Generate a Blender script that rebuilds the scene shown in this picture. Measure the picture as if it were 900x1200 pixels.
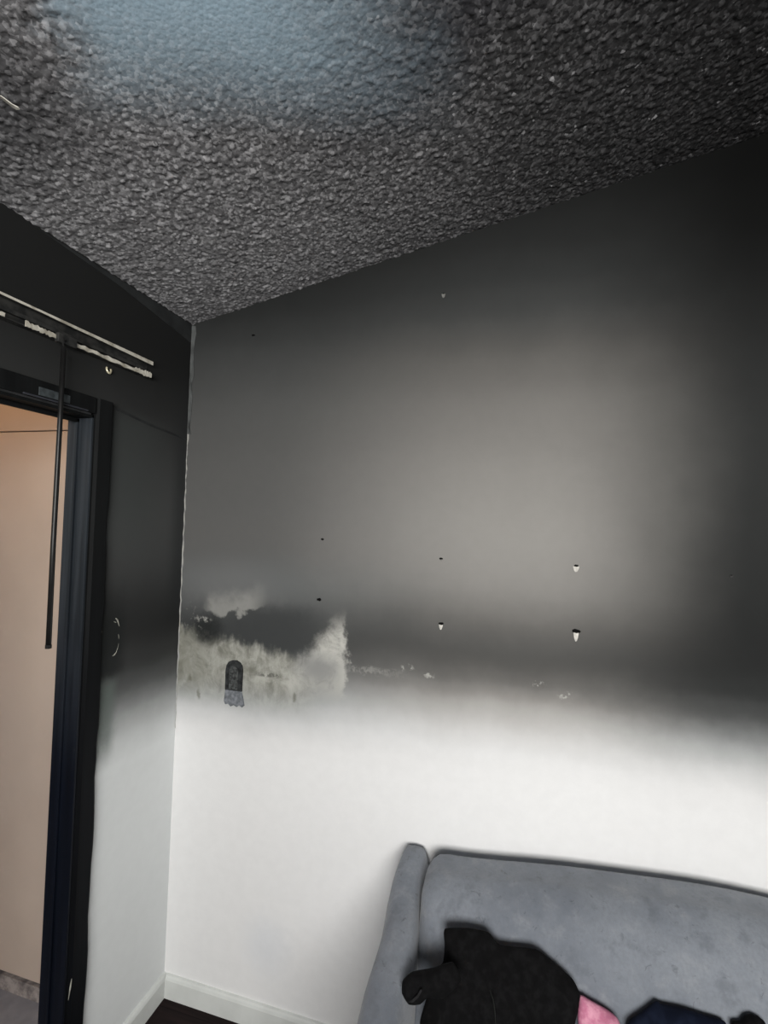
import bpy, bmesh, math, random
import numpy as np
from mathutils import Vector, Matrix

# ------------------------------------------------------------------ scene, camera, world, lights
for o in list(bpy.data.objects):
    bpy.data.objects.remove(o)
S = bpy.context.scene
C = S.collection
rng = np.random.default_rng(7)
random.seed(7)

FPX, YAW, PITCH, ROLL = 567.084, 0.264493, 0.025689, 0.033413
CAM = np.array([1.18107, -1.53776, 1.71962])
_f = np.array([-math.sin(YAW)*math.cos(PITCH), math.cos(YAW)*math.cos(PITCH), math.sin(PITCH)])
_r0 = np.array([math.cos(YAW), math.sin(YAW), 0.0])
_u0 = np.cross(_r0, _f)
_r = math.cos(ROLL)*_r0 + math.sin(ROLL)*_u0
_u = -math.sin(ROLL)*_r0 + math.cos(ROLL)*_u0
cam = bpy.data.cameras.new('camera')
cam.sensor_fit = 'HORIZONTAL'
cam.sensor_width = 36.0
cam.lens = FPX/900*36.0
cam.clip_start = 0.02
co = bpy.data.objects.new('camera', cam)
C.objects.link(co)
co.matrix_world = Matrix(((_r[0], _u[0], -_f[0], CAM[0]), (_r[1], _u[1], -_f[1], CAM[1]),
                          (_r[2], _u[2], -_f[2], CAM[2]), (0, 0, 0, 1)))
S.camera = co

def ray(px, py):
    return _f + _r*(px-450)/FPX - _u*(py-600)/FPX
def pix_plane(px, py, P, n):
    d = ray(px, py)
    t = np.dot(np.asarray(P)-CAM, n)/np.dot(d, n)
    return CAM + t*d

S.view_settings.view_transform = 'Standard'
S.view_settings.look = 'None'
S.view_settings.gamma = 1
S.view_settings.use_curve_mapping = False
S.view_settings.exposure = 0.0

W = bpy.data.worlds.new('sky')
S.world = W
W.use_nodes = True
wn = W.node_tree.nodes
bg = wn['Background']
sky = wn.new('ShaderNodeTexSky')
sky.sky_type = 'NISHITA'
sky.sun_disc = False
sky.sun_elevation = math.radians(38)
sky.sun_rotation = math.radians(200)
W.node_tree.links.new(sky.outputs[0], bg.inputs[0])
bg.inputs[1].default_value = 0.075

def area(name, loc, rot, sx, sy, power, col):
    l = bpy.data.lights.new(name, 'AREA')
    l.shape = 'RECTANGLE'; l.size = sx; l.size_y = sy
    l.energy = power; l.color = col
    o = bpy.data.objects.new(name, l); C.objects.link(o)
    o.location = loc; o.rotation_euler = rot
    return o
# daylight coming in through the window in the wall facing the sooted wall
WIN = (0.75, 2.65, 1.30, 2.40)     # x0 x1 z0 z1
YF = -3.4                          # front wall
XR = 3.3                           # right wall
area('window_daylight', ((WIN[0]+WIN[1])/2, YF-0.03, (WIN[2]+WIN[3])/2), (math.radians(90), 0, 0),
     WIN[1]-WIN[0]-.08, WIN[3]-WIN[2]-.08, 138, (1.0, 0.98, 0.945))

# ------------------------------------------------------------------ node helper
class V:
    """a socket with arithmetic, so that masks can be written as formulas"""
    def __init__(s, t, sock): s.t, s.s = t, sock
    def _m(s, op, *a, clamp=False):
        n = s.t.nodes.new('ShaderNodeMath'); n.operation = op; n.use_clamp = clamp
        for i, v in enumerate((s,)+a):
            if isinstance(v, V): s.t.links.new(v.s, n.inputs[i])
            else: n.inputs[i].default_value = v
        return V(s.t, n.outputs[0])
    def __add__(s, o): return s._m('ADD', o)
    __radd__ = __add__
    def __sub__(s, o): return s._m('SUBTRACT', o)
    def __rsub__(s, o): return (s*-1.0)+o
    def __mul__(s, o): return s._m('MULTIPLY', o)
    __rmul__ = __mul__
    def __truediv__(s, o): return s._m('DIVIDE', o)
    def min(s, o): return s._m('MINIMUM', o)
    def max(s, o): return s._m('MAXIMUM', o)
    def abs(s): return s._m('ABSOLUTE')
    def pow(s, o): return s._m('POWER', o)
    def ss(s, a, b):
        n = s.t.nodes.new('ShaderNodeMapRange'); n.interpolation_type = 'SMOOTHSTEP'
        s.t.links.new(s.s, n.inputs[0])
        lo, hi, rev = (a, b, False) if a < b else (b, a, True)
        n.inputs[1].default_value = lo; n.inputs[2].default_value = hi
        n.inputs[3].default_value = 1.0 if rev else 0.0
        n.inputs[4].default_value = 0.0 if rev else 1.0
        return V(s.t, n.outputs[0])

class Mat:
    def __init__(s, name, rough=.6, spec=.4, metal=0.0):
        s.m = bpy.data.materials.new(name); s.m.use_nodes = True
        s.t = s.m.node_tree
        s.b = s.t.nodes['Principled BSDF']
        s.b.inputs['Roughness'].default_value = rough
        s.b.inputs['Specular IOR Level'].default_value = spec
        s.b.inputs['Metallic'].default_value = metal
        tc = s.t.nodes.new('ShaderNodeTexCoord'); s.co = tc.outputs['Object']
        sp = s.t.nodes.new('ShaderNodeSeparateXYZ'); s.t.links.new(s.co, sp.inputs[0])
        s.x, s.y, s.z = (V(s.t, sp.outputs[i]) for i in range(3))
    def vec(s, x, y, z):
        n = s.t.nodes.new('ShaderNodeCombineXYZ')
        for i, v in enumerate((x, y, z)):
            if isinstance(v, V): s.t.links.new(v.s, n.inputs[i])
            else: n.inputs[i].default_value = v
        return n.outputs[0]
    def noise(s, scale, detail=3, rough=.55, vec=None, dist=0.0):
        n = s.t.nodes.new('ShaderNodeTexNoise')
        n.inputs['Scale'].default_value = scale; n.inputs['Detail'].default_value = detail
        n.inputs['Roughness'].default_value = rough; n.inputs['Distortion'].default_value = dist
        s.t.links.new(vec or s.co, n.inputs['Vector'])
        return V(s.t, n.outputs[0])
    def voro(s, scale, vec=None, feature='F1'):
        n = s.t.nodes.new('ShaderNodeTexVoronoi'); n.feature = feature
        n.inputs['Scale'].default_value = scale
        s.t.links.new(vec or s.co, n.inputs['Vector'])
        return V(s.t, n.outputs['Distance'])
    def ramp(s, fac, pts, lo, hi):
        n = s.t.nodes.new('ShaderNodeValToRGB'); e = n.color_ramp.elements
        n.color_ramp.interpolation = 'CARDINAL'
        pts = sorted(pts)
        while len(e) < len(pts): e.new(.5)
        for i, (p, v) in enumerate(pts):
            e[i].position = min(1, max(0, (p-lo)/(hi-lo)))
        for i, (p, v) in enumerate(pts):
            c = (v, v, v) if not isinstance(v, tuple) else v
            e[i].color = (*c, 1)
        f = (fac-lo)/(hi-lo)
        s.t.links.new(f.s, n.inputs[0])
        return n.outputs[0]
    def mix(s, fac, a, b, mode='MIX'):
        n = s.t.nodes.new('ShaderNodeMix'); n.data_type = 'RGBA'; n.blend_type = mode
        n.clamp_factor = True
        for sock, v in ((n.inputs[0], fac), (n.inputs[6], a), (n.inputs[7], b)):
            if isinstance(v, V): s.t.links.new(v.s, sock)
            elif isinstance(v, bpy.types.NodeSocket): s.t.links.new(v, sock)
            elif isinstance(v, tuple): sock.default_value = (*v, 1)
            else: sock.default_value = v
        return n.outputs[2]
    def color(s, c):
        if isinstance(c, tuple): s.b.inputs['Base Color'].default_value = (*c, 1)
        else: s.t.links.new(c, s.b.inputs['Base Color'])
        return s
    def rough(s, v): s.t.links.new(v.s, s.b.inputs['Roughness']); return s
    def bump(s, h, strength=.3, dist=.01):
        n = s.t.nodes.new('ShaderNodeBump')
        n.inputs['Strength'].default_value = strength; n.inputs['Distance'].default_value = dist
        s.t.links.new(h.s, n.inputs['Height'])
        s.t.links.new(n.outputs[0], s.b.inputs['Normal'])
        return s

def simple(name, col, rough=.6, spec=.4, metal=0.0, var=.25, scale=30, bump=0.0, bscale=200):
    m = Mat(name, rough, spec, metal)
    n = m.noise(scale, 4)
    m.color(m.mix(n.ss(.3, .7), tuple(c*(1-var) for c in col), tuple(min(1, c*(1+var)) for c in col)))
    if bump: m.bump(m.noise(bscale, 2), bump, .002)
    return m.m

# ------------------------------------------------------------------ mesh helpers
def link(name, me, mat, parent=None, kind=None):
    o = bpy.data.objects.new(name, me); C.objects.link(o)
    if mat is not None and not me.materials: me.materials.append(mat)
    if parent is not None: o.parent = parent
    if kind: o['kind'] = kind
    return o
def bm_obj(name, bm, mat, parent=None, kind=None, smooth=False):
    bmesh.ops.recalc_face_normals(bm, faces=bm.faces[:])
    me = bpy.data.meshes.new(name); bm.to_mesh(me); bm.free()
    if smooth:
        for p in me.polygons: p.use_smooth = True
    return link(name, me, mat, parent, kind)
def box(bm, x0, x1, y0, y1, z0, z1, bev=0.0):
    b = bmesh.new()
    bmesh.ops.create_cube(b, size=1)
    for v in b.verts:
        v.co = Vector(((x0+x1)/2+v.co.x*(x1-x0), (y0+y1)/2+v.co.y*(y1-y0), (z0+z1)/2+v.co.z*(z1-z0)))
    if bev:
        bmesh.ops.bevel(b, geom=b.edges[:], offset=bev, segments=2, affect='EDGES', profile=.6)
    me = bpy.data.meshes.new('tmp'); b.to_mesh(me); b.free(); bm.from_mesh(me); bpy.data.meshes.remove(me)
def boxes(lst, bev=0.0):
    bm = bmesh.new()
    for b in lst: box(bm, *b, bev)
    return bm
def prism(bm, pts, axis, a, b):
    """pts: closed 2-D outline in the two other axes, extruded along axis from a to b"""
    def p3(p, t):
        return Vector({'x': (t, p[0], p[1]), 'y': (p[0], t, p[1]), 'z': (p[0], p[1], t)}[axis])
    A = [bm.verts.new(p3(p, a)) for p in pts]; B = [bm.verts.new(p3(p, b)) for p in pts]
    n = len(pts)
    bm.faces.new(A); bm.faces.new(B[::-1])
    for i in range(n): bm.faces.new((A[i], B[i], B[(i+1) % n], A[(i+1) % n]))
def tube(bm, path, rad, seg=10, cap=True):
    path = [Vector(p) for p in path]
    rings = []
    for i, p in enumerate(path):
        t = (path[min(i+1, len(path)-1)]-path[max(i-1, 0)]).normalized()
        a = t.cross(Vector((0, 0, 1)) if abs(t.z) < .9 else Vector((1, 0, 0))).normalized(); b = t.cross(a)
        r = float(rad[i] if isinstance(rad, (list, tuple)) else rad)
        rings.append([bm.verts.new(p+r*(math.cos(2*math.pi*k/seg)*a+math.sin(2*math.pi*k/seg)*b)) for k in range(seg)])
    for q in range(len(rings)-1):
        for k in range(seg):
            bm.faces.new((rings[q][k], rings[q][(k+1) % seg], rings[q+1][(k+1) % seg], rings[q+1][k]))
    if cap:
        bm.faces.new(rings[0][::-1]); bm.faces.new(rings[-1])
def rounded(sx, sy, sz, r, n=14, deform=None):
    """rounded box, centred, as bmesh; deform(p)->p"""
    bm = bmesh.new(); bmesh.ops.create_cube(bm, size=2)
    bmesh.ops.subdivide_edges(bm, edges=bm.edges[:], cuts=n, use_grid_fill=True)
    h = np.array((sx, sy, sz))/2
    for v in bm.verts:
        q = np.array(v.co)
        q = np.sign(q)*(1-(1-np.abs(q))**1.35)          # a little denser near the rims
        q = q*h
        c = np.clip(q, -(h-r), h-r); d = q-c; L = np.linalg.norm(d)
        if L > 1e-9: q = c+d/L*r
        if deform: q = deform(q, h)
        v.co = Vector(q)
    return bm
def lattice_noise(shape, cell, seed):
    g = np.random.default_rng(seed)
    ny, nx = shape
    gy, gx = int(ny/cell)+3, int(nx/cell)+3
    L = g.random((gy, gx))
    y = np.arange(ny)/cell; x = np.arange(nx)/cell
    yi = y.astype(int); xi = x.astype(int); fy = y-yi; fx = x-xi
    fy = fy*fy*(3-2*fy); fx = fx*fx*(3-2*fx)
    a = L[yi][:, xi]; b = L[yi][:, xi+1]; c = L[yi+1][:, xi]; d = L[yi+1][:, xi+1]
    return (a*(1-fx)+b*fx)*(1-fy)[:, None]+(c*(1-fx)+d*fx)*fy[:, None]
def empty(name, loc=(0, 0, 0), rz=0.0, label=None, cat=None, group=None):
    o = bpy.data.objects.new(name, None); C.objects.link(o)
    o.empty_display_size = .05
    o.location = loc; o.rotation_euler = (0, 0, rz)
    tag(o, label, cat, group); return o
def tag(o, label=None, cat=None, group=None):
    if label: o['label'] = label
    if cat: o['category'] = cat
    if group: o['group'] = group
    return o

SL = 0.2168                         # ceiling rises away from the door wall
H0 = 2.44
def zc(x): return H0+SL*x

# ------------------------------------------------------------------ wall materials (soot is a stain on white paint)
def back_wall_mat():
    m = Mat('sooted_white_paint', .75, .06)
    n1 = m.noise(2.2, 4, .55); n2 = m.noise(7, 4, .6); n3 = m.noise(26, 5, .6)
    streak = m.noise(1.0, 4, .6, vec=m.vec(m.x*14, 0.0, m.z*2.2))
    z = m.z+(n1-.5)*.10+(n2-.5)*.035+(streak-.5)*.008
    x = m.x+(n1-.5)*.16
    LO, HI = .84, 2.95
    def tint(L, c):
        out = []
        for p_, v in L:
            w = min(1, max(0, (v-.3)/.4)); d = min(1, max(0, (.11-v)/.07))
            cc = [(1-d)*k+d*q_ for k, q_ in zip(c, (.95, 1.0, 1.0))]
            out.append((p_, tuple(min(1, v*((1-w)*k+w)) for k in cc)))
        return out
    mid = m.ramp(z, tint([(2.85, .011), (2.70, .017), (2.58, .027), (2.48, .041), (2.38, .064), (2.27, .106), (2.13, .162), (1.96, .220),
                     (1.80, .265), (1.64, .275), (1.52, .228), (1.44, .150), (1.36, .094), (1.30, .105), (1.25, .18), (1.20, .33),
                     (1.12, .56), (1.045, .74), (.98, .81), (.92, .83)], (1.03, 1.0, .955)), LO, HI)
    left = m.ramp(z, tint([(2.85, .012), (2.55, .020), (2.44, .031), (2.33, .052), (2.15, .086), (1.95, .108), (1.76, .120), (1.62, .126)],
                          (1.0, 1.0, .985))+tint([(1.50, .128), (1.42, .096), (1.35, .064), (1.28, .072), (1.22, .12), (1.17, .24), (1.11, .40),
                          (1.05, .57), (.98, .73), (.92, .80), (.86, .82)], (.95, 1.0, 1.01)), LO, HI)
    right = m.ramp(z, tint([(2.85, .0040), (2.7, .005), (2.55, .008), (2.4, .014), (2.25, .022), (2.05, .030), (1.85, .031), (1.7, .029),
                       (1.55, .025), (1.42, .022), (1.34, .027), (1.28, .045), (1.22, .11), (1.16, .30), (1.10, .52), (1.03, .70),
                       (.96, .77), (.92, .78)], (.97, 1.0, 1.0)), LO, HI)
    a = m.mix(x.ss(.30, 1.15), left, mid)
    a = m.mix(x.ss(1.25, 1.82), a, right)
    # ---- local scorch marks beside the corner
    X, Z = m.x+(n3-.5)*.035, m.z+(n3-.5)*.04
    fine = m.noise(60, 4, .65)
    drip = m.noise(1.0, 5, .65, vec=m.vec(m.x*26, 0.0, m.z*9))
    def ell(cx, cz, rx, rz, soft, XX=X, ZZ=Z):
        dx = (XX-cx)/rx; dz = (ZZ-cz)/rz
        return (dx*dx+dz*dz).pow(.5).ss(1.0+soft, 1.0-soft)
    # paler haze above
    a = m.mix(ell(.20, 1.47, .20, .085, .75)*.45, a, (.20, .20, .20))
    # dark band
    band = X.ss(-.05, .32)*X.ss(.62, .44)*Z.ss(1.235, 1.285)*Z.ss(1.455, 1.385)
    a = m.mix(band*(.70+.3*n2), a, (.050, .053, .054))
    # pale tongue of cloud with a crisp lower rim
    edge = m.z-(1.375+(n2-.5)*.10+(n3-.5)*.05+(X-.17).abs()*.25)
    cloud = edge.ss(-.006, .006)*edge.ss(.10, .012)*X.ss(.085, .14)*X.ss(.37, .27)
    a = m.mix(cloud*.85, a, (.30, .30, .285))
    # cleaner, yellowish drippy area under the band
    top = 1.312-(X-.06)*.13+(drip-.5)*.09+(n3-.5)*.06
    pale = (m.z-top).ss(.022, -.028)*X.ss(.60, .42)*m.z.ss(1.02, 1.17)
    mot = m.noise(15, 6, .7, dist=.6)
    a = m.mix(pale*.9, a, m.mix((drip*.45+mot*.55).ss(.36, .62), (.185, .185, .155), (.44, .44, .40)))
    a = m.mix(pale*m.x.ss(.20, .02)*m.z.ss(1.02, 1.14)*drip.ss(.35, .6)*.6, a, (.17, .17, .135))
    # round black scorch next to the corner
    a = m.mix(ell(.115, 1.318, .060, .052, .5)*(.7+.5*fine), a, (.026, .028, .028))
    a = m.mix(ell(.10, 1.355, .03, .012, .5)*fine.ss(.45, .6), a, (.33, .33, .31))
    a = m.mix(ell(.052, 1.335, .035, .06, .7)*fine.ss(.55, .66)*.6, a, (.28, .28, .26))
    # bright plume where the soot was rinsed off
    pr = m.z-1.20
    lft = (m.x-(.455+pr*.80+(n3-.5)*.10)).ss(-.035, .045)
    rgt = (m.x-(.652+(n3-.5)*.075+(n2-.5)*.07-pr*pr*.25)).ss(.012, -.012)
    plume = lft*rgt*m.z.ss(1.45, 1.33)*m.z.ss(1.10, 1.215)
    a = m.mix(plume*(mot.ss(.25, .55)*.55+.42), a, (.52, .515, .48))
    a = m.mix(ell(.555, 1.225, .075, .045, .8)*.75, a, (.20, .205, .205))
    # thin pale shelf to the right of the plume, with a sharp dark lip
    shelf = m.x.ss(.64, .68)*m.x.ss(.92, .78)*(m.z-(1.238+(n3-.5)*.03)).abs().ss(.016, .006)
    a = m.mix(shelf*fine.ss(.42, .60)*.5*m.x.ss(.95, .70), a, (.34, .34, .32))
    # smeared line, spots and chips
    a = m.mix((m.z-1.183).abs().ss(.011, .004)*m.x.ss(.30, .35)*m.x.ss(.425, .40)*fine.ss(.40, .55)*.8, a, (.10, .10, .09))
    for cx, cz, rx, rz in ((.052, 1.135, .006, .014), (.093, 1.085, .006, .020), (.47, 1.12, .006, .016)):
        a = m.mix(ell(cx, cz, rx, rz, .5)*.6, a, (.13, .13, .10))
    for cx, cz in ((.86, 1.262), (.93, 1.245), (1.26, 1.256), (1.34, 1.235)):
        a = m.mix(ell(cx, cz, .018, .008, .6)*fine.ss(.5, .6)*.8, a, (.45, .45, .42))
    # faint cold smudge low on the wall
    a = m.mix(ell(.40, .27, .07, .08, .9)*.25, a, (.55, .60, .68))
    # streaky unevenness of the film and tint
    a = m.mix(1.0, a, m.mix(n3.ss(.25, .75), (.965, .965, .965), (1, 1, 1)), 'MULTIPLY')
    m.color(a)
    m.bump(m.noise(160, 3), .05, .003)
    return m.m

def left_wall_mat():
    m = Mat('sooted_door_wall_paint', .7, .15)
    n1 = m.noise(2.6, 4, .55); n2 = m.noise(8, 4, .6); n3 = m.noise(28, 5, .6)
    z = m.z+(n1-.5)*.07+(n2-.5)*.03
    a = m.ramp(z, [(2.75, .014), (2.44, .017), (2.2, .021), (2.0, .045), (1.8, .074), (1.62, .076), (1.5, .054), (1.38, .032), (1.29, .042),
                   (1.22, .070), (1.15, .16), (1.09, .36), (1.02, .60), (.95, .78), (.9, .80)], .9, 2.8)
    Y, Z = m.y+(n3-.5)*.03, m.z+(n3-.5)*.03
    # darker cheek beside the casing, greenish smudge under it
    a = m.mix(Y.ss(-.235, -.30)*Z.ss(1.21, 1.25)*Z.ss(1.55, 1.35)*.75, a, (.016, .018, .018))
    a = m.mix(Y.ss(-.27, -.315)*Z.ss(1.24, 1.19)*Z.ss(.93, 1.06)*(.5+.5*n3), a, (.15, .175, .16))
    a = m.mix(Y.ss(-.10, -.02)*Z.ss(1.3, 1.5)*Z.ss(2.35, 1.9)*.55, a, (.022, .024, .025))
    # greyer zone beside the casing below the seam
    a = m.mix(Z.ss(2.07, 2.0)*Z.ss(1.5, 1.8)*Y.ss(-.05, -.25)*.5, a, (.062, .068, .066))
    # pale grazes beside the old switch
    a = m.mix(1.0, a, m.mix(n3.ss(.25, .75), (.97, .97, .97), (1, 1, 1)), 'MULTIPLY')
    a = m.mix(1.0, a, (.97, 1.0, 1.0), 'MULTIPLY')
    m.color(a); m.bump(m.noise(150, 3), .05, .003)
    return m.m

def plain_wall_mat():
    m = Mat('sooted_wall_paint', .6, .25)
    n1 = m.noise(2.2, 4); z = m.z+(n1-.5)*.14
    m.color(m.ramp(z, [(.9, .74), (1.08, .6), (1.2, .25), (1.3, .06), (1.6, .04), (2.3, .03), (2.9, .012)], .85, 3.0))
    m.bump(m.noise(150, 3), .12, .003)
    return m.m

def ceiling_mat():
    m = Mat('sooted_popcorn_texture', .9, .10)
    big = m.noise(1.6, 3); md = m.noise(9, 3)
    sp = m.noise(170, 3, .7); sp2 = m.noise(75, 3, .6); sp3 = m.noise(30, 3, .6)
    vn = m.t.nodes.new('ShaderNodeTexVoronoi'); vn.inputs['Scale'].default_value = 135
    m.t.links.new(m.co, vn.inputs['Vector'])
    sx = m.t.nodes.new('ShaderNodeSeparateColor'); m.t.links.new(vn.outputs['Color'], sx.inputs[0])
    cell = V(m.t, sx.outputs[0]); vd = V(m.t, vn.outputs['Distance'])
    # darker towards the high side
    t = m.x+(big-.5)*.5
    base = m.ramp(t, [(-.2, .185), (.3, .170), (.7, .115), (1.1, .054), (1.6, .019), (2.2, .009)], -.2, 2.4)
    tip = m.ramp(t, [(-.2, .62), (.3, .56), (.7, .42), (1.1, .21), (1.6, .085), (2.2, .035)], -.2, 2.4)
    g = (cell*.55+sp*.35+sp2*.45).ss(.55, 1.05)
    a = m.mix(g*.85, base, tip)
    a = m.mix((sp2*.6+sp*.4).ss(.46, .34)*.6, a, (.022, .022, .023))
    # rare bare specks
    a = m.mix(cell.ss(.955, .985)*sp3.ss(.5, .65)*.7, a, m.ramp(t, [(-.2, .6), (1.0, .5), (2.2, .3)], -.2, 2.4))
    sw = (m.y+m.x*.25+.42+(big-.5)*.6).abs().ss(.22, .02)*m.x.ss(.6, 1.0)
    a = m.mix(sw*.45, a, (.018, .018, .024))
    sw2 = m.x.ss(.42, .26)*m.y.ss(-.6, -.85)
    a = m.mix(sw2*.6, a, (.03, .03, .032))
    # pale blue-grey patch; the mesh lumps are flattened here too
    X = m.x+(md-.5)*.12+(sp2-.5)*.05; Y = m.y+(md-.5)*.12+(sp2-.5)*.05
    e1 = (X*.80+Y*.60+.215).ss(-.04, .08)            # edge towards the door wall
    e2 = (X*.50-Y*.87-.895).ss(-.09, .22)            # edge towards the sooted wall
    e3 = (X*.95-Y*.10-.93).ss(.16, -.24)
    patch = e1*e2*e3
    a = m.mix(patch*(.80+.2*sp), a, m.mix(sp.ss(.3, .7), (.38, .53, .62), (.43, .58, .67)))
    a = m.mix(1.0, a, (.98, .975, 1.01), 'MULTIPLY')
    m.color(a)
    m.bump(sp*.6-vd*.8, .25, .003)
    return m.m

# ------------------------------------------------------------------ room shell
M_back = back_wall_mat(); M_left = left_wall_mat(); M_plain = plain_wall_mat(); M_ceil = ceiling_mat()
T = .075
D0, D1, DZ = -.425, -2.25, 2.005          # door opening along the left wall

bm = bmesh.new()
prism(bm, [(-T, -.2), (XR+T, -.2), (XR+T, zc(XR+T)+.12), (-T, zc(-T)+.12)], 'y', 0.0, T)
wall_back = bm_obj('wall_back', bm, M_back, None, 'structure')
wall_back['label'] = 'long wall black with soot above and white below'
wall_left = bm_obj('wall_left', boxes([(-T, 0, D0, 0, -.2, DZ), (-T, 0, YF, 0, DZ, zc(0)+.1), (-T, 0, YF, D1, -.2, DZ),
                                       (-T, 0, D1, D0, -.2, -.03)]), M_left, None, 'structure')
wall_left['label'] = 'soot blackened wall with the patio door opening'
bm = bmesh.new(); prism(bm, [(YF-T, -.2), (T, -.2), (T, zc(XR)+.15), (YF-T, zc(XR)+.15)], 'x', XR, XR+T)
wall_right = bm_obj('wall_right', bm, M_plain, None, 'structure')
wx0, wx1, wz0, wz1 = WIN
bm = boxes([(-T, wx0, YF-T, YF, -.2, 3.3), (wx1, XR, YF-T, YF, -.2, 3.3), (wx0, wx1, YF-T, YF, -.2, wz0), (wx0, wx1, YF-T, YF, wz1, 3.3)])
wall_front = bm_obj('wall_front', bm, M_plain, None, 'structure')

# floor
mf = Mat('dark_floor', .65, .10)
pl = (mf.y*7.5+.3)._m('FRACT'); gap = (pl-.5).abs().ss(.485, .497)
gr = mf.noise(1.0, 5, .6, vec=mf.vec(mf.x*3, mf.y*60, 0.0))
mf.color(mf.mix(gap, mf.mix(gr.ss(.3, .7), (.010, .007, .007), (.020, .012, .012)), (.004, .003, .003)))
floor = bm_obj('floor', boxes([(0, XR, YF, 0, -.15, 0)]), mf.m, None, 'structure')

# ceiling: one sloped sheet, popcorn lumps as real relief where it is near
def axis(a, b, s, c, d, big):
    n = int(round((b-a)/s)); inner = np.linspace(a, b, n+1)
    pre = np.arange(c, a-1e-6, big) if c < a else np.array([])
    post = np.arange(b+big, d+1e-6, big) if d > b else np.array([])
    return np.concatenate([pre, inner, post])
gx = axis(0.0, 2.1, .004, 0.0, XR, .1); gx[-1] = XR
gy = axis(-1.25, 0.0, .004, YF, 0, .1); gy[0] = YF
ny, nx = len(gy), len(gx)
lump = lattice_noise((ny, nx), 1.9, 1)*.7+lattice_noise((ny, nx), 3.4, 2)*.3+lattice_noise((ny, nx), 1.15, 3)*.55
lump = np.clip((lump-.55)/.75, 0, 1)**1.3
XX, YY = np.meshgrid(gx, gy)
wob = (lattice_noise((ny, nx), 22, 5)-.5)*.10
def sst(v, a, b):
    t = np.clip((v-a)/(b-a), 0, 1); return t*t*(3-2*t)
patch = sst(XX*.80+YY*.60+.215+wob, -.05, .07)*sst(XX*.50-YY*.87-.905+wob, -.10, .16)*(1-sst(XX*.95-YY*.10-.93+wob, -.22, .16))
amp = .0048*(1-.92*patch)
dense = (XX <= 2.1) & (YY >= -1.25)
ZZ = H0+SL*XX+.004-np.where(dense, lump*amp, .003)
verts = np.stack([XX, YY, ZZ], -1).reshape(-1, 3)
i = np.arange(ny*nx).reshape(ny, nx)
q = np.stack([i[:-1, :-1], i[1:, :-1], i[1:, 1:], i[:-1, 1:]], -1).reshape(-1, 4)
me = bpy.data.meshes.new('ceiling')
me.vertices.add(len(verts)); me.vertices.foreach_set('co', verts.ravel())
me.loops.add(q.size); me.loops.foreach_set('vertex_index', q.ravel())
me.polygons.add(len(q)); me.polygons.foreach_set('loop_start', np.arange(0, q.size, 4)); me.polygons.foreach_set('loop_total', np.full(len(q), 4))
me.update(); me.validate()
me.polygons.foreach_set('use_smooth', np.ones(len(q), bool))
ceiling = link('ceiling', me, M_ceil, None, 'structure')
ceiling['label'] = 'sloping popcorn ceiling grey with soot'
bm = bmesh.new()
prism(bm, [(-T, zc(-T)+.03), (XR+T, zc(XR+T)+.03), (XR+T, zc(XR+T)+.15), (-T, zc(-T)+.15)], 'y', YF-T, T)
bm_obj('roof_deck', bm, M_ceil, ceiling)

# baseboards with an eased top
M_base = simple('white_baseboard_paint', (.66, .68, .66), .4, .4, var=.06, scale=9)
def base_profile(hb=.078, th=.014):
    return [(0, 0), (th, 0), (th, hb-.014), (th-.003, hb-.006), (th-.007, hb-.001), (0, hb)]
bm = bmesh.new(); prism(bm, [(-a, b) for a, b in base_profile()], 'x', 0.014, XR)
baseboard_back = bm_obj('baseboard_back', bm, M_base, None, 'structure')
bm = bmesh.new(); prism(bm, base_profile(), 'y', -.355, 0.0)
baseboard_left = bm_obj('baseboard_left', bm, M_base, None, 'structure')

# corner strip: loose grey tape above, a pale caulk crack below
M_tape = simple('sooted_tape', (.075, .08, .08), .7, .2, var=.3, scale=25)
mc = Mat('pale_caulk', .8, .2)
cn = mc.noise(40, 4)
mc.color(mc.mix(cn.ss(.35, .6), mc.ramp(mc.z, [(1.0, .60), (1.3, .38), (1.7, .26), (2.05, .20)], .9, 2.1), (.44, .44, .41)))
trim_1 = bpy.data.objects.new('trim_1', None); C.objects.link(trim_1); trim_1['kind'] = 'structure'
trim_1['label'] = 'split corner tape with pale caulk line between the two sooted walls'
bm = bmesh.new()
zs = np.linspace(2.435, 2.03, 16)
ring = []
for k, z in enumerate(zs):
    w = .014+.003*math.sin(k*1.3)-.004*k/15
    o_ = .002*math.sin(k*2.1)
    ring.append([bm.verts.new((.003, -.010+o_*.3, z)), bm.verts.new((.0035+w*.3, -.0085, z)), bm.verts.new((w+o_, -.003, z)), bm.verts.new((w+o_, -.0005, z)), bm.verts.new((.0, -.0005, z))])
for a, b in zip(ring[:-1], ring[1:]):
    for j in range(5): bm.faces.new((a[j], a[(j+1) % 5], b[(j+1) % 5], b[j]))
bm.faces.new(ring[0]); bm.faces.new(ring[-1][::-1])
bm_obj('corner_tape', bm, M_tape, trim_1)
bm = bmesh.new()
zz = np.linspace(2.05, .95, 60); pth = []; rd = []
for k, z in enumerate(zz):
    pth.append((.0015+.001*math.sin(k*1.7)+rng.normal()*.0006, -.0025+rng.normal()*.0006, z))
    rd.append(max(.0009, (.0030 if z > 1.3 else .0030*(z-.85)/.45)*(.55+.8*rng.random())))
tube(bm, pth, rd, 6)
bm_obj('caulk_bead', bm, mc.m, trim_1)
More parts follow.
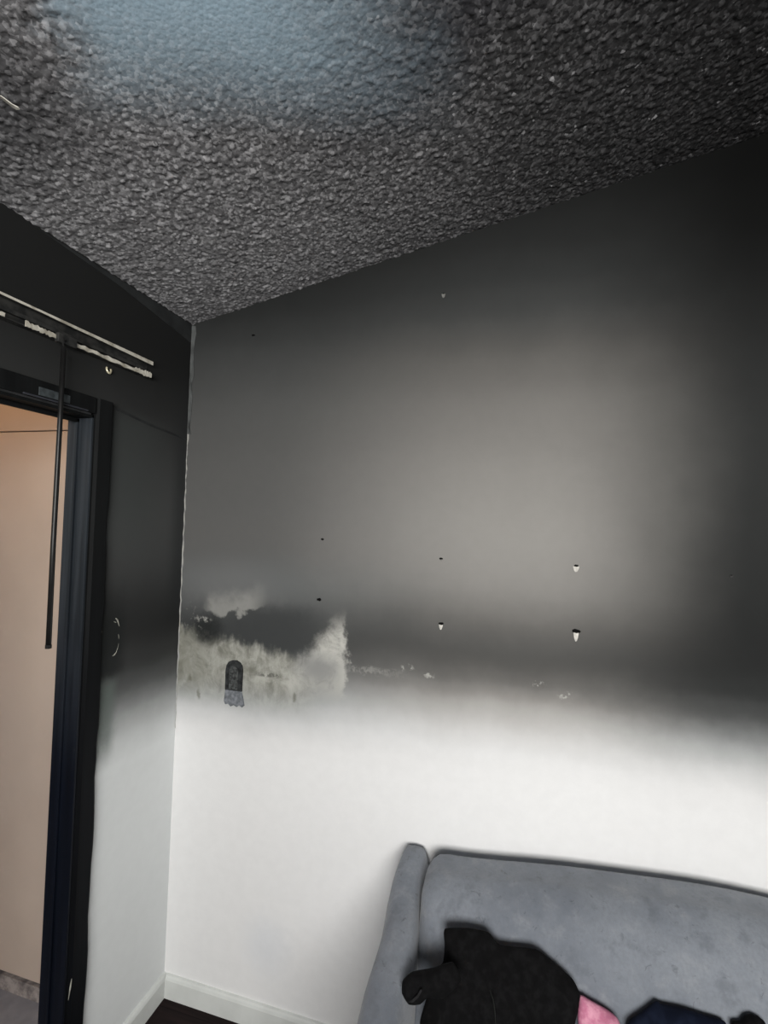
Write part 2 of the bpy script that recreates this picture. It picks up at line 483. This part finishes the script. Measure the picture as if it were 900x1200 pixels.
# tape seams on the door wall
M_seam = simple('sooted_seam', (.026, .028, .029), .65, .25, var=.25, scale=20)
bm = bmesh.new(); prism(bm, [(-.0, H0-.002), (-.0, H0-.07), (-.35, H0-.02), (-.62, H0-.002)], 'x', 0.0, .0012)
bm_obj('ceiling_tape_seam', bm, M_seam, wall_left)
bm = bmesh.new(); prism(bm, [(-.365, 2.045), (-.365, 2.052), (-.20, 2.030), (-.005, 2.012), (-.005, 2.006), (-.20, 2.022)], 'x', 0.0, .0012)
bm_obj('drywall_seam', bm, M_seam, wall_left)

# ------------------------------------------------------------------ patio door
mfr = Mat('sooted_door_frame', .6, .12)
fn = mfr.noise(1.0, 4, .6, vec=mfr.vec(mfr.x*30, mfr.y*30, mfr.z*2.0))
up = mfr.z+(mfr.noise(5, 3)-.5)*.2
mfr.color(mfr.mix(up.ss(1.0, 1.7), mfr.mix(fn.ss(.3, .7), (.0015, .0018, .0025), (.003, .0038, .0055)),
                  mfr.mix(fn.ss(.3, .7), (.006, .0065, .007), (.011, .012, .0125))))
mfr.bump(fn, .2, .003)
M_frame = mfr.m
mj = Mat('sooted_aluminium_jamb', .5, .2)
jn = mj.noise(1.0, 4, .6, vec=mj.vec(mj.x*60, mj.y*30, mj.z*1.5))
up = mj.z+(mj.noise(4, 3)-.5)*.3
mj.color(mj.mix(up.ss(.95, 1.75), mj.mix(jn.ss(.3, .7), (.0015, .0025, .0055), (.004, .006, .012)),
                mj.mix(jn.ss(.3, .7), (.020, .025, .031), (.045, .053, .063))))
M_jamb = mj.m
M_glass = Mat('clear_glass', .02, .5); M_glass.b.inputs['Transmission Weight'].default_value = 1.0
M_glass.b.inputs['IOR'].default_value = 1.05
M_glass.color((.92, .95, .96)); M_glass = M_glass.m
CO = -.362                                   # outer edge of casing
door = bpy.data.objects.new('door_1', None); C.objects.link(door); door['kind'] = 'structure'
door['label'] = 'soot black patio door frame standing open onto the porch'
# side casing with a slightly ragged outer edge
bm = bmesh.new()
zs = np.linspace(0.0, 2.055, 42)
prev = None
for k, z in enumerate(zs):
    e = CO+(.0025*math.sin(k*.9)+rng.normal()*.0012 if z < 1.75 else 0)
    r = [bm.verts.new(p) for p in ((.0, e, z), (.013, e, z), (.017, e-.006, z), (.017, D0+.012, z), (.011, D0+.004, z), (.011, D0, z), (.0, D0, z))]
    if prev:
        for j in range(7): bm.faces.new((prev[j], prev[(j+1) % 7], r[(j+1) % 7], r[j]))
    else: bm.faces.new(r)
    prev = r
bm.faces.new(prev[::-1])
bm_obj('casing', bm, M_frame, door)
bm_obj('casing', boxes([(0, .017, D1-.06, D1, 0, 2.055)], .003), M_frame, door)
bm_obj('head_casing', boxes([(0, .017, D1, D0, 2.008, 2.055)], .003), M_frame, door)
# jambs: stepped aluminium profile inside the opening
def jamb(y, s):
    return boxes([(-.035, .010, min(y, y-s*.007), max(y, y-s*.007), 0, DZ), (-T-.004, -.035, min(y, y-s*.004), max(y, y-s*.004), 0, DZ),
                  (-.042, -.035, min(y, y-s*.013), max(y, y-s*.013), 0, DZ)], .0012)
bm_obj('jamb', jamb(D0, 1), M_jamb, door)
bm_obj('jamb', jamb(D1, -1), M_jamb, door)
bm_obj('head_jamb', boxes([(-T-.005, .010, D1, D0, DZ-.010, DZ), (-.042, -.035, D1, D0, DZ-.022, DZ-.010)], .0012), M_frame, door)
bm_obj('head_track', boxes([(-.010, .012, D1, D0-.012, DZ-.002, DZ+.006)], .001), simple('scuffed_track', (.06, .062, .066), .35, .5, .6), door)
bm_obj('threshold', boxes([(-T-.02, .01, D1, D0, -.03, .018)], .003), M_frame, door)
# slid-back panel at the far half of the opening
panel = bm_obj('sliding_panel', boxes([(-.066, -.038, D1+.01, D1+.07, .02, DZ-.015), (-.066, -.038, -1.36, -1.30, .02, DZ-.015),
                                        (-.066, -.038, D1+.07, -1.36, DZ-.075, DZ-.015), (-.066, -.038, D1+.07, -1.36, .02, .10)], .002), M_frame, door)
bm_obj('pane', boxes([(-.054, -.050, D1+.07, -1.36, .10, DZ-.075)]), M_glass, panel)
bm_obj('pull_handle', boxes([(-.038, -.022, -1.345, -1.325, .95, 1.12)], .004), M_frame, panel)
# worn metal latch plate under the head casing
bm = boxes([(.017, .0195, -.600, -.512, 2.016, 2.037)], .001)
bm_obj('latch_plate', bm, simple('dull_latch_metal', (.075, .088, .095), .4, .5, .3, var=.35, scale=60), door)
bm = boxes([(.017, .021, -.640, -.455, 2.0085, 2.013)], .001)
bm_obj('drip_rail', bm, simple('dull_edge_metal', (.05, .053, .065), .4, .5, .3), door)

# ------------------------------------------------------------------ window behind the camera, front wall
window = bpy.data.objects.new('window_1', None); C.objects.link(window); window['kind'] = 'structure'
M_wf = simple('white_window_frame', (.6, .6, .58), .4, .4, var=.1)
bm_obj('window_frame', boxes([(wx0, wx0+.05, YF-.09, YF-.01, wz0, wz1), (wx1-.05, wx1, YF-.09, YF-.01, wz0, wz1),
                              (wx0+.05, wx1-.05, YF-.09, YF-.01, wz1-.05, wz1), (wx0+.05, wx1-.05, YF-.09, YF-.01, wz0, wz0+.05)], .003), M_wf, window)
bm_obj('pane', boxes([(wx0+.05, wx1-.05, YF-.075, YF-.070, wz0+.05, wz1-.05)]), M_glass, window)

# ------------------------------------------------------------------ porch outside the door
YP = -.105
me_ = Mat('beige_siding_paint', .75, .25)
pn = me_.noise(3, 4); pf = me_.noise(90, 3)
me_.color(me_.mix(pn.ss(.3, .7), (.46, .375, .315), (.50, .41, .345)))
me_.bump(pf, .08, .003)
M_sid = me_.m
porch_wall = bpy.data.objects.new('wall_porch', None); C.objects.link(porch_wall); porch_wall['kind'] = 'structure'
porch_wall['label'] = 'beige panelled porch wall seen through the patio door'
bm_obj('siding_panel', boxes([(-1.9, -T, YP, YP+.02, .004, 2.0305)], .002), M_sid, porch_wall)
bm_obj('siding_panel', boxes([(-1.9, -T, YP, YP+.02, 2.0345, 2.75)], .002), M_sid, porch_wall)
bm_obj('sheathing', boxes([(-1.9, -T, YP+.02, YP+.09, -.06, 2.75)]), simple('dark_sheathing', (.06, .045, .035), .8, .2), porch_wall)
mfd = Mat('stained_concrete', .85, .2)
n_ = mfd.noise(16, 5, .65)
mfd.color(mfd.mix(n_.ss(.35, .62), (.12, .105, .105), (.34, .30, .28)))
bm_obj('foundation_band', boxes([(-1.9, -T, YP-.003, YP+.02, -.06, -.007)]), mfd.m, porch_wall)
ms = Mat('porch_slab_concrete', .85, .2); n_ = ms.noise(9, 5)
ms.color(ms.mix(n_.ss(.3, .7), (.19, .19, .21), (.26, .26, .28)))
slab = bm_obj('floor_porch', boxes([(-1.9, -T, -3.4, YP+.02, -.20, -.06)]), ms.m, None, 'structure')
M_sof = simple('porch_soffit_paint', (.55, .42, .30), .8, .2, var=.08)
soffit = bm_obj('ceiling_porch', boxes([(-1.9, -T, -3.4, YP, 2.62, 2.70)]), M_sof, None, 'structure')
bm_obj('wall_porch_rail', boxes([(-1.9, -1.8, -3.4, YP, -.2, 1.05)]), M_sid, None, 'structure')
bm_obj('wall_porch_end', boxes([(-1.9, -T, -3.5, -3.4, -.2, 2.7)]), M_sid, None, 'structure')
# unseen warm lamp, added to tint the top of the porch wall
pl_ = empty('added_porch_lamp', (-.72, -.62, 2.62), 0, 'unseen round lamp added over the patio doorway to warm the porch wall', 'lamp')
bm = bmesh.new()
bmesh.ops.create_cone(bm, cap_ends=True, segments=24, radius1=.075, radius2=.085, depth=.03, matrix=Matrix.Translation((0, 0, -.015)))
bm_obj('canopy', bm, simple('bronze_metal', (.05, .035, .025), .4, .5, .7), pl_)
bm = bmesh.new()
bmesh.ops.create_uvsphere(bm, u_segments=20, v_segments=12, radius=.065, matrix=Matrix.Translation((0, 0, -.045)) @ Matrix.Scale(.7, 4, (0, 0, 1)))
mg = Mat('added_lamp_glass', .4, .3); mg.color((.9, .75, .55))
mg.b.inputs['Emission Color'].default_value = (1.0, .62, .32, 1); mg.b.inputs['Emission Strength'].default_value = 14
bm_obj('glass_bowl', bm, mg.m, pl_, smooth=True)
pt = bpy.data.lights.new('added_porch_lamp_bulb', 'POINT'); pt.energy = 5.5; pt.color = (1.0, .56, .24); pt.shadow_soft_size = .06
po = bpy.data.objects.new('added_porch_lamp_bulb', pt); C.objects.link(po); po.parent = pl_; po.location = (0, 0, -.16)

# ------------------------------------------------------------------ blind head rail and wand
rail = empty('blind_head_rail', (0, -.222, 2.172), 0, 'scorched metal blind head rail screwed above the patio door', 'blind rail')
mm = Mat('bare_rail_metal', .45, .5, .15); n_ = mm.noise(26, 4)
mm.color(mm.mix(n_.ss(.30, .60), (.40, .37, .30), (.78, .75, .66)))
M_metal = mm.m
md_ = Mat('sooted_rail_metal', .55, .3, .2); n_ = md_.noise(30, 4)
md_.color(md_.mix(n_.ss(.35, .65), (.022, .023, .023), (.05, .05, .048))); M_rd = md_.m
Lr = 1.95
RD, RH = .026, .054
bm_obj('rail_web', boxes([(0, .002, -Lr, 0, .002, RH-.002)]), M_rd, rail)
bm_obj('top_flange', boxes([(0, RD-.002, -Lr, 0, RH-.002, RH)]), M_rd, rail)
bm = bmesh.new(); pr = None
for k in range(41):
    y = -Lr*k/40; hh = .0115-.006*min(1, k*Lr/40/.45)+rng.normal()*.0006
    r = [bm.verts.new(p) for p in ((RD-.002, y, RH), (RD, y, RH), (RD, y, RH-hh), (RD-.002, y, RH-hh))]
    if pr:
        for j in range(4): bm.faces.new((pr[j], pr[(j+1) % 4], r[(j+1) % 4], r[j]))
    else: bm.faces.new(r)
    pr = r
bm.faces.new(pr[::-1]); bm_obj('top_lip', bm, M_metal, rail)
bm_obj('bottom_flange', boxes([(0, RD-.004, -Lr, 0, 0, .002)]), M_rd, rail)
bm_obj('inner_track', boxes([(.002, .012, -Lr, -.012, .020, .030)], .001), M_rd, rail)
# torn remnants of the bottom lip: separate bright stretches
def lip(y0, y1, w0, w1):
    bm = bmesh.new(); n = 16; pr = None
    for k in range(n+1):
        y = y0+(y1-y0)*k/n; w = (w0+(w1-w0)*k/n)*(1+.16*rng.normal())
        b_ = rng.normal()*.0012
        r = [bm.verts.new(p) for p in ((RD-.004, y, b_), (RD-.001, y, b_), (RD-.001+.001*rng.random(), y, max(.002, w)), (RD-.004, y, max(.002, w)))]
        if pr:
            for j in range(4): bm.faces.new((pr[j], pr[(j+1) % 4], r[(j+1) % 4], r[j]))
        else: bm.faces.new(r)
        pr = r
    bm.faces.new(pr[::-1]); return bm
for y0, y1, w0, w1 in ((-.004, -.075, .016, .011), (-.075, -.285, .009, .010), (-.345, -.425, .010, .013), (-.475, -.60, .008, .010), (-.66, -1.0, .010, .010), (-1.2, -1.9, .012, .010)):
    bm_obj('bottom_lip', lip(y0, y1, w0, w1), M_metal, rail)
bm_obj('wand_clip', boxes([(.020, .034, -.345, -.290, -.008, .016)], .002), M_rd, rail)
wand = empty('blind_wand', (.034, -.552, 2.150), 0, 'thin black blind wand hanging in front of the patio doorway', 'wand')
M_wand = simple('black_wand_plastic', (.010, .010, .010), .4, .4)
bm = bmesh.new(); tube(bm, [(0, 0, 0), (.0005, 0, -.2), (0, -.001, -.5), (0, 0, -.775)], [.0060, .0060, .0062, .0065], 8)
bm_obj('rod', bm, M_wand, wand, smooth=True)
bm = bmesh.new(); tube(bm, [(0, 0, .014), (.004, 0, .022), (0, 0, .026), (-.004, 0, .020), (0, 0, .004)], .0022, 6)
bm_obj('hook', bm, M_wand, wand)
bm = bmesh.new(); tube(bm, [(0, 0, -.768), (0, 0, -.777)], .0074, 8)
bm_obj('tip', bm, M_wand, wand)

# eye screw left in the wall below the rail
scr = empty('screw_hook', (0, -.376, 2.152), 0, 'tiny pale screw ring left in the black wall under the rail', 'screw')
M_scr = simple('pale_screw', (.72, .66, .48), .35, .5, .4, var=.2)
bm = bmesh.new()
tube(bm, [(.004+.002*math.cos(a), .010*math.sin(a)*.75, .010*-math.cos(a)) for a in np.linspace(-2.2, 2.0, 14)], .0032, 6)
bm_obj('ring', bm, M_scr, scr, smooth=True)
bm = bmesh.new(); bmesh.ops.create_cone(bm, cap_ends=True, segments=10, radius1=.006, radius2=.004, depth=.004, matrix=Matrix.Translation((.002, 0, 0)) @ Matrix.Rotation(math.pi/2, 4, 'Y'))
bm_obj('hole', bm, simple('black_hole', (.004, .004, .004), .9, .1), scr)

# ------------------------------------------------------------------ burnt switch on the back wall
M_burn = simple('melted_black_plastic', (.026, .028, .029), .7, .2, var=.6, scale=60, bump=.4, bscale=90)
M_burn2 = simple('smoked_grey_plastic', (.062, .066, .066), .8, .1, var=.6, scale=110)
M_melt = simple('bluish_melted_plastic', (.17, .182, .20), .8, .1, var=.35, scale=60)
sw = empty('light_switch', (.236, 0, 1.165), 0, 'burnt black light switch plate with a grey melted drip below', 'light switch')
def slab_outline(pts, y0, y1, bevel=.002):
    bm = bmesh.new(); prism(bm, pts, 'y', y0, y1); return bm
arch = [(-.033, -.05), (.033, -.05), (.034, .02), (.031, .038), (.022, .050), (.008, .056), (-.009, .055), (-.023, .049), (-.031, .036), (-.034, .018)]
bm_obj('face_plate', slab_outline(arch, -.006, 0), M_burn, sw)
inner = [(x*.52+.001, z*.78-.006) for x, z in arch]
bm_obj('rocker', slab_outline(inner, -.0085, -.006), M_burn2, sw)
bm_obj('toggle', boxes([(-.008, .008, -.013, -.0085, -.012, .010)], .003), M_burn2, sw)
drip = [(-.034, -.048), (.030, -.048), (.035, -.062), (.040, -.080), (.044, -.098), (.036, -.106), (.024, -.101), (.014, -.107), (.002, -.102),
        (-.010, -.108), (-.021, -.100), (-.032, -.103), (-.038, -.092), (-.036, -.070)]
bm_obj('melted_drip', slab_outline(drip, -.0022, 0), M_melt, sw)

# ------------------------------------------------------------------ screw holes with torn paper in the back wall
M_hole = simple('dark_screw_hole', (.005, .005, .005), .9, .1)
M_gyp = simple('torn_gypsum', (.60, .58, .54), .9, .1, var=.15, scale=120)
M_gyp2 = simple('dusty_gypsum', (.20, .20, .19), .9, .1, var=.2, scale=120)
def hole(x, z, r, tail, w, mat):
    bm = bmesh.new()
    pts = [(x+r*math.cos(a)*(1.15+.25*rng.normal()*.6), z+r*.62*math.sin(a)*(1+.2*rng.normal())) for a in np.linspace(0, 2*math.pi, 11)[:-1]]
    prism(bm, pts, 'y', -.0012, 0)
    h = bm_obj('screw_hole', bm, M_hole, wall_back)
    if tail:
        bm = bmesh.new()
        prism(bm, [(x-w, z-r*.45), (x-w*1.05, z-r*.8), (x-w*.75, z-tail*.7), (x-w*.3, z-tail), (x+w*.3, z-tail*.95), (x+w*.7, z-tail*.65),
                   (x+w*1.0, z-r*.75), (x+w*.9, z-r*.4), (x+w*.2, z-r*.65)], 'y', -.0025, 0)
        bm_obj('torn_paper', bm, mat, h)
hole(.958, 1.617, .0050, .009, .004, M_gyp2)
hole(.964, 1.412, .0070, .019, .006, M_gyp)
hole(1.360, 1.617, .0058, .019, .0085, M_gyp)
hole(1.364, 1.424, .0095, .030, .0068, M_gyp)
hole(.551, 1.662, .0055, 0, 0, None)
hole(.547, 1.457, .0075, 0, 0, None)
hole(1.759, 1.612, .0022, .006, .0045, simple('sooty_gypsum', (.06, .06, .06), .9, .1))
hole(.256, 2.384, .0055, 0, 0, None)
hole(.940, 2.472, .0030, .014, .006, M_gyp2)

# flaked paint edges on the door wall beside the casing
M_chip = simple('bare_plaster_chip', (.34, .34, .30), .85, .15, var=.25, scale=90)
def flake(pts, w):
    bm = bmesh.new(); tube(bm, [(.0012, y, z) for y, z in pts], w, 5); bm_obj('paint_flake', bm, M_chip, wall_left)
flake([(-.302, 1.403), (-.296, 1.397), (-.291, 1.386), (-.287, 1.376)], [.0012, .0026, .0015, .0006])
flake([(-.309, 1.394), (-.301, 1.390)], [.0008, .0014])
flake([(-.289, 1.352), (-.287, 1.345), (-.286, 1.336)], [.0004, .0008, .0004])
flake([(-.286, 1.322), (-.289, 1.308), (-.294, 1.297), (-.302, 1.290), (-.308, 1.289)], [.0003, .0006, .0009, .0020, .0008])
bm = bmesh.new(); pth = []; rd = []
for z in np.linspace(1.62, 1.235, 40):
    pth.append((.0015, CO+.003+rng.normal()*.001, z)); rd.append(max(.0006, .0022*(.5+rng.random())*(1.5 if 1.36 < z < 1.47 else .6)))
tube(bm, pth, rd, 5); bm_obj('paint_flake', bm, M_chip, wall_left)

# bright scratch low on the door casing, curled flake hanging from the ceiling
ca_, cb_ = pix_plane(84, 1147, (.0176, 0, 0), np.array([1., 0, 0])), pix_plane(80, 1172, (.0176, 0, 0), np.array([1., 0, 0]))
bm = bmesh.new(); tube(bm, [tuple(ca_), tuple((ca_*.6+cb_*.4)), tuple(cb_)], [.0010, .0022, .0005], 5); bm_obj('scratch', bm, M_chip, door)
nc_ = np.array([-SL, 0, 1.]); fp = pix_plane(5, 112, (0, 0, H0-.006), nc_)
bm = bmesh.new(); pr = None
for k, (w_, d_) in enumerate(((.003, .000), (.008, .004), (.009, .009), (.006, .013), (.002, .014))):
    b_ = fp+np.array([-.012+.007*k, .004*k, -d_])
    r = [bm.verts.new(b_+np.array(o_)) for o_ in ((-.3*w_, w_, 0), (.3*w_, -w_, 0), (.3*w_, -w_, .0015), (-.3*w_, w_, .0015))]
    if pr:
        for j in range(4): bm.faces.new((pr[j], pr[(j+1) % 4], r[(j+1) % 4], r[j]))
    else: bm.faces.new(r)
    pr = r
bm.faces.new(pr[::-1]); bm_obj('loose_flake', bm, simple('bare_texture_flake', (.62, .60, .54), .9, .1), ceiling)

# ------------------------------------------------------------------ sofa
AZ = math.radians(1.0)
SO = np.array([.862, -.050])
mu = Mat('grey_suede', .85, .2)
b1 = mu.noise(4.5, 4, .6); b2 = mu.noise(16, 5, .65); b3 = mu.noise(130, 3, .6); b4 = mu.noise(420, 2)
sc = mu.noise(34, 4, .7, dist=1.2)
col = mu.mix(b1.ss(.3, .7), (.150, .168, .198), (.225, .245, .275))
col = mu.mix(b2.ss(.5, .72)*.5, col, (.29, .305, .325))
col = mu.mix(b2.ss(.48, .30)*.5, col, (.10, .112, .132))
col = mu.mix(sc.ss(.60, .72)*.6, col, (.07, .075, .085))
col = mu.mix(b3.ss(.35, .7)*.3, col, (.15, .16, .18))
mu.color(col); mu.b.inputs['Sheen Weight'].default_value = .25; mu.b.inputs['Sheen Roughness'].default_value = .5
mu.bump(b2*.7+b3*.2+b4*.1, .45, .006)
M_sofa = mu.m
sofa = empty('sofa', (SO[0], SO[1], 0), AZ, 'grey suede sofa with clothes heaped on it against the sooted wall', 'sofa')
def wr(p, s, a):
    return a*(math.sin(p[0]*s*1.0+p[2]*s*.7)*.5+math.sin(p[0]*s*.43-p[2]*s*1.31+1.7)*.6+math.sin(p[2]*s*1.9+p[1]*s+.6)*.35)
# local frame: x along the sofa, y towards the wall (front is -y), z up
SWD = 1.75
def crown(lx): return .058*(.5-.5*math.cos(2*math.pi*min(max(lx/SWD, 0), 1)))
def arm(xo, s):
    bm = bmesh.new()
    fs = np.concatenate([[-.026, -.012], np.linspace(0, .74, 26), [.765, .78, .786]])
    prv = None; N = 28
    for f in fs:
        top = np.interp(f, [-.03, 0, .05, .12, .2, .3, .42, .6, .79], [.726, .730, .722, .702, .677, .646, .613, .590, .575])
        out = np.interp(f, [0, .08, .2, .35, .79], [0, -.003, -.006, -.009, -.012])
        inn = np.interp(f, [0, .1, .3, .79], [.094, .097, .105, .11])
        sh = 1.0
        if f < 0: sh = np.interp(f, [-.026, -.012, 0], [.8, .95, 1.0])
        if f > .74: sh = np.interp(f, [.74, .765, .78, .786], [1, .93, .8, .6])
        bot = .10
        r = []
        for k in range(N):
            a = 2*math.pi*k/N
            ca, sa = math.cos(a), math.sin(a)
            e = .42
            ux = np.sign(ca)*abs(ca)**e; uz = np.sign(sa)*abs(sa)**(e if sa < 0 else .40)
            hx = (inn-out)/2*(.6+.4*sh) ; cx = (inn+out)/2
            hz = (top-bot)/2; cz = (top+bot)/2
            x = cx+ux*hx+.004*math.sin(f*23+uz*3); z = cz+uz*hz*(.97+.03*sh)
            r.append(bm.verts.new((xo+s*x, -f, z)))
        if prv:
            for k in range(N): bm.faces.new((prv[k], prv[(k+1) % N], r[(k+1) % N], r[k]))
        else: bm.faces.new(r)
        prv = r
    bm.faces.new(prv[::-1]); return bm
bm_obj('arm', arm(0, 1), M_sofa, sofa, smooth=True)
bm_obj('arm', arm(SWD, -1), M_sofa, sofa, smooth=True)
def back_def(q, h):
    t = (q[2]+h[2])/(2*h[2])                       # 0 bottom 1 top
    q = q.copy()
    q[1] += (t-1)*.02
    q[2] += crown(q[0]+SWD/2)*t
    return q
bm = rounded(SWD-.16, .060, .58, .025, 16, back_def)
for v in bm.verts: v.co += Vector((SWD/2, -.006, .10+.29))
bm_obj('backrest', bm, M_sofa, sofa, smooth=True)
def cush(q, h):
    q = q.copy(); t = (q[2]+h[2])/(2*h[2]); u = q[0]/h[0]
    belly = (1-u*u)**.5*(1-(2*t-1)**2)
    if q[1] < 0: q[1] -= .035*belly+wr(q, 21, .0030)+wr(q*1.7, 37, .0012)
    q[2] += wr(q, 15, .0025)*t+crown(q[0]+SWD/2)*t - (.006*max(0, abs(u)-.95)/.05)*t
    q[1] -= (1-t)*.17                             # reclines: foot of the cushion lies further forward
    return q
bm = rounded(SWD-.185, .165, .345, .050, 40, cush)
for v in bm.verts: v.co += Vector((SWD/2, -.066, .5725))
bm_obj('back_cushion', bm, M_sofa, sofa, smooth=True)
bm = rounded(SWD-.215, .56, .16, .05, 14, lambda q, h: q+np.array([0, 0, wr(q, 14, .004)+.02*(1-(q[0]/h[0])**2)*(1-(q[1]/h[1])**2)*(q[2] > 0)]))
for v in bm.verts: v.co += Vector((SWD/2, -.505, .375))
bm_obj('seat_cushion', bm, M_sofa, sofa, smooth=True)
bm_obj('base_frame', boxes([(.05, SWD-.05, -.76, -.02, .10, .30)], .012), M_sofa, sofa)
M_leg = simple('dark_wood_leg', (.03, .02, .014), .45, .4)
for lx in (.06, SWD-.06):
    for ly in (-.07, -.72):
        bm = bmesh.new(); tube(bm, [(lx, ly, 0), (lx, ly, .11)], [.018, .028], 10); bm_obj('leg', bm, M_leg, sofa)

# ------------------------------------------------------------------ clothes heaped on the sofa
ca, sa = math.cos(AZ), math.sin(AZ)
def sw_(lx, ly, z): return np.array([SO[0]+ca*lx-sa*ly, SO[1]+sa*lx+ca*ly, z])
# lean plane of the cushion face (a little in front of it)
P0 = sw_(.5, -.222, .74); P1 = sw_(.5, -.365, .45); Px = sw_(.9, -.222, .74)
e1_ = (Px-P0)/np.linalg.norm(Px-P0); e2_ = (P0-P1)/np.linalg.norm(P0-P1)
nrm = np.cross(e1_, e2_)                       # points to the room
def uv(px, py, off=0.0):
    p = pix_plane(px, py, P0+nrm*off, nrm); d = p-P0
    return (float(d@e1_), float(d@e2_))
def smooth_loop(pts, n):
    pts = np.array(pts, float); m = len(pts); out = []
    per = n//m
    for i_ in range(m):
        a, b, c, d = pts[i_-1], pts[i_], pts[(i_+1) % m], pts[(i_+2) % m]
        for k in range(per):
            t = k/per
            cr = .5*((2*b)+(-a+c)*t+(2*a-5*b+4*c-d)*t*t+(-a+3*b-3*c+d)*t**3)
            lin = b+(c-b)*t
            out.append(.55*cr+.45*lin)
    return np.array(out)
def heap(outline, ctr, thick, folds, seed, off=.0):
    """star-shaped bundle of cloth: crumpled skin over a closed body; outline in lean-plane metres"""
    g = np.random.default_rng(seed)
    L = smooth_loop(outline, len(outline)*7); n = len(L); c = np.array(ctr)
    ph = g.random(6)*6.28
    T_ = [1.0, .985, .95, .90, .83, .75, .66, .56, .45, .34, .23, .12]
    bm = bmesh.new(); rings = []
    def P(w, h):
        p = P0+e1_*w[0]+e2_*w[1]+nrm*(h+off)
        p[2] = max(p[2], .482+.15*max(0, h)); return Vector(p)
    for t in T_:
        r = []
        for k, p in enumerate(L):
            w = c+t*(p-c)
            prof = (1-t**3.2)**.62
            f = abs(math.sin(w[0]*34+w[1]*13+ph[0]+1.3*math.sin(w[1]*25+ph[1])))*.55+abs(math.sin(w[1]*41-w[0]*22+ph[2]+1.1*math.sin(w[0]*31+ph[3])))*.45
            r.append(bm.verts.new(P(w, thick*prof*(.80+.2*math.sin(w[0]*11+ph[4]))-folds*f*prof)))
        rings.append(r)
    for a, b in zip(rings[:-1], rings[1:]):
        for k in range(n): bm.faces.new((a[k], a[(k+1) % n], b[(k+1) % n], b[k]))
    bm.faces.new(rings[-1])
    low = [bm.verts.new(P(p*1.0, -.006)) for p in L]
    for k in range(n): bm.faces.new((low[k], low[(k+1) % n], rings[0][(k+1) % n], rings[0][k]))
    bm.faces.new(low[::-1])
    return bm
mb = Mat('black_cotton', .9, .12); n_ = mb.noise(60, 4)
mb.color(mb.mix(n_.ss(.4, .7), (.0025, .0025, .0028), (.006, .006, .0065))); mb.bump(mb.noise(500, 2), .3, .001)
M_blk = mb.m
jac = empty('jacket', tuple(sw_(.2, -.45, .455)), 0, 'black jacket crumpled on the sofa with its sleeve hanging out', 'clothing')
def under(o, p):
    o.parent = p; o.matrix_parent_inverse = Matrix.Translation(p.location).inverted(); return o
body = [uv(*q) for q in ((523, 1090), (548, 1088), (572, 1093), (586, 1108), (628, 1113), (650, 1129), (672, 1149), (680, 1168), (674, 1200), (668, 1240),
                         (640, 1290), (570, 1300), (510, 1280), (494, 1235), (492, 1198), (499, 1172), (508, 1140), (519, 1128), (521, 1108))]
body[0] = uv(521, 1089)
o = under(bm_obj('body', heap(body, uv(585, 1195), .050, .016, 3), M_blk, None, smooth=True), jac)
SOFF = .075
sl = [uv(*q, SOFF) for q in ((530, 1128), (507, 1135), (484, 1139), (472, 1149), (471, 1164), (479, 1177), (492, 1177), (502, 1169), (520, 1170), (540, 1150))]
o = under(bm_obj('sleeve', heap(sl, uv(502, 1153, SOFF), .030, .008, 11, SOFF), M_blk, None, smooth=True), jac)
# cuff rim of the sleeve and the zip down the front
def on_plane(px, py, h): 
    u_, v_ = uv(px, py, h); return tuple(P0+e1_*u_+e2_*v_+nrm*h)
bm = bmesh.new(); tube(bm, [on_plane(494, 1160, .102), on_plane(489, 1168, .099), on_plane(483, 1173, .092), on_plane(478, 1174, .084)], [.002, .003, .003, .0015], 6)
under(bm_obj('cuff_edge', bm, simple('dark_grey_rib', (.020, .020, .021), .9, .1), None), jac)
bm = bmesh.new(); tube(bm, [on_plane(574, 1160, .044), on_plane(578, 1172, .046), on_plane(580, 1186, .047), on_plane(581, 1205, .047)], [.001, .0015, .0015, .001], 6)
under(bm_obj('zip', bm, simple('dull_zip', (.007, .008, .007), .7, .2), None), jac)

mpk = Mat('pink_fleece', .9, .15); n_ = mpk.noise(45, 4, .6)
mpk.color(mpk.mix(n_.ss(.35, .7), (.50, .17, .27), (.70, .34, .44))); mpk.bump(mpk.noise(220, 3), .4, .003)
pk = [uv(*q) for q in ((680, 1167), (694, 1174), (712, 1184), (724, 1194), (731, 1215), (722, 1260), (700, 1270), (682, 1255), (679, 1215), (677, 1190))]
tag(bm_obj('pink_garment', heap(pk, uv(701, 1222), .030, .012, 5), mpk.m, None, smooth=True), 'pink fleece garment poking out beside the black jacket', 'clothing')
mnv = Mat('navy_cotton', .9, .12); n_ = mnv.noise(30, 4)
mnv.color(mnv.mix(n_.ss(.4, .7), (.003, .005, .013), (.008, .012, .026)))
nv = [uv(*q) for q in ((736, 1200), (752, 1187), (769, 1174), (776, 1177), (800, 1182), (826, 1190), (850, 1198), (856, 1220), (850, 1270), (800, 1290), (752, 1280), (733, 1235))]
tag(bm_obj('navy_garment', heap(nv, uv(792, 1228), .036, .013, 8), mnv.m, None, smooth=True), 'navy blue garment folded to a point on the sofa', 'clothing')
bk = [uv(*q) for q in ((858, 1199), (868, 1197), (873, 1191), (882, 1189), (891, 1193), (897, 1199), (899, 1225), (880, 1245), (862, 1230))]
tag(bm_obj('black_sock', heap(bk, uv(880, 1215), .025, .008, 9), M_blk, None, smooth=True), 'small balled black sock beside the navy garment', 'clothing')
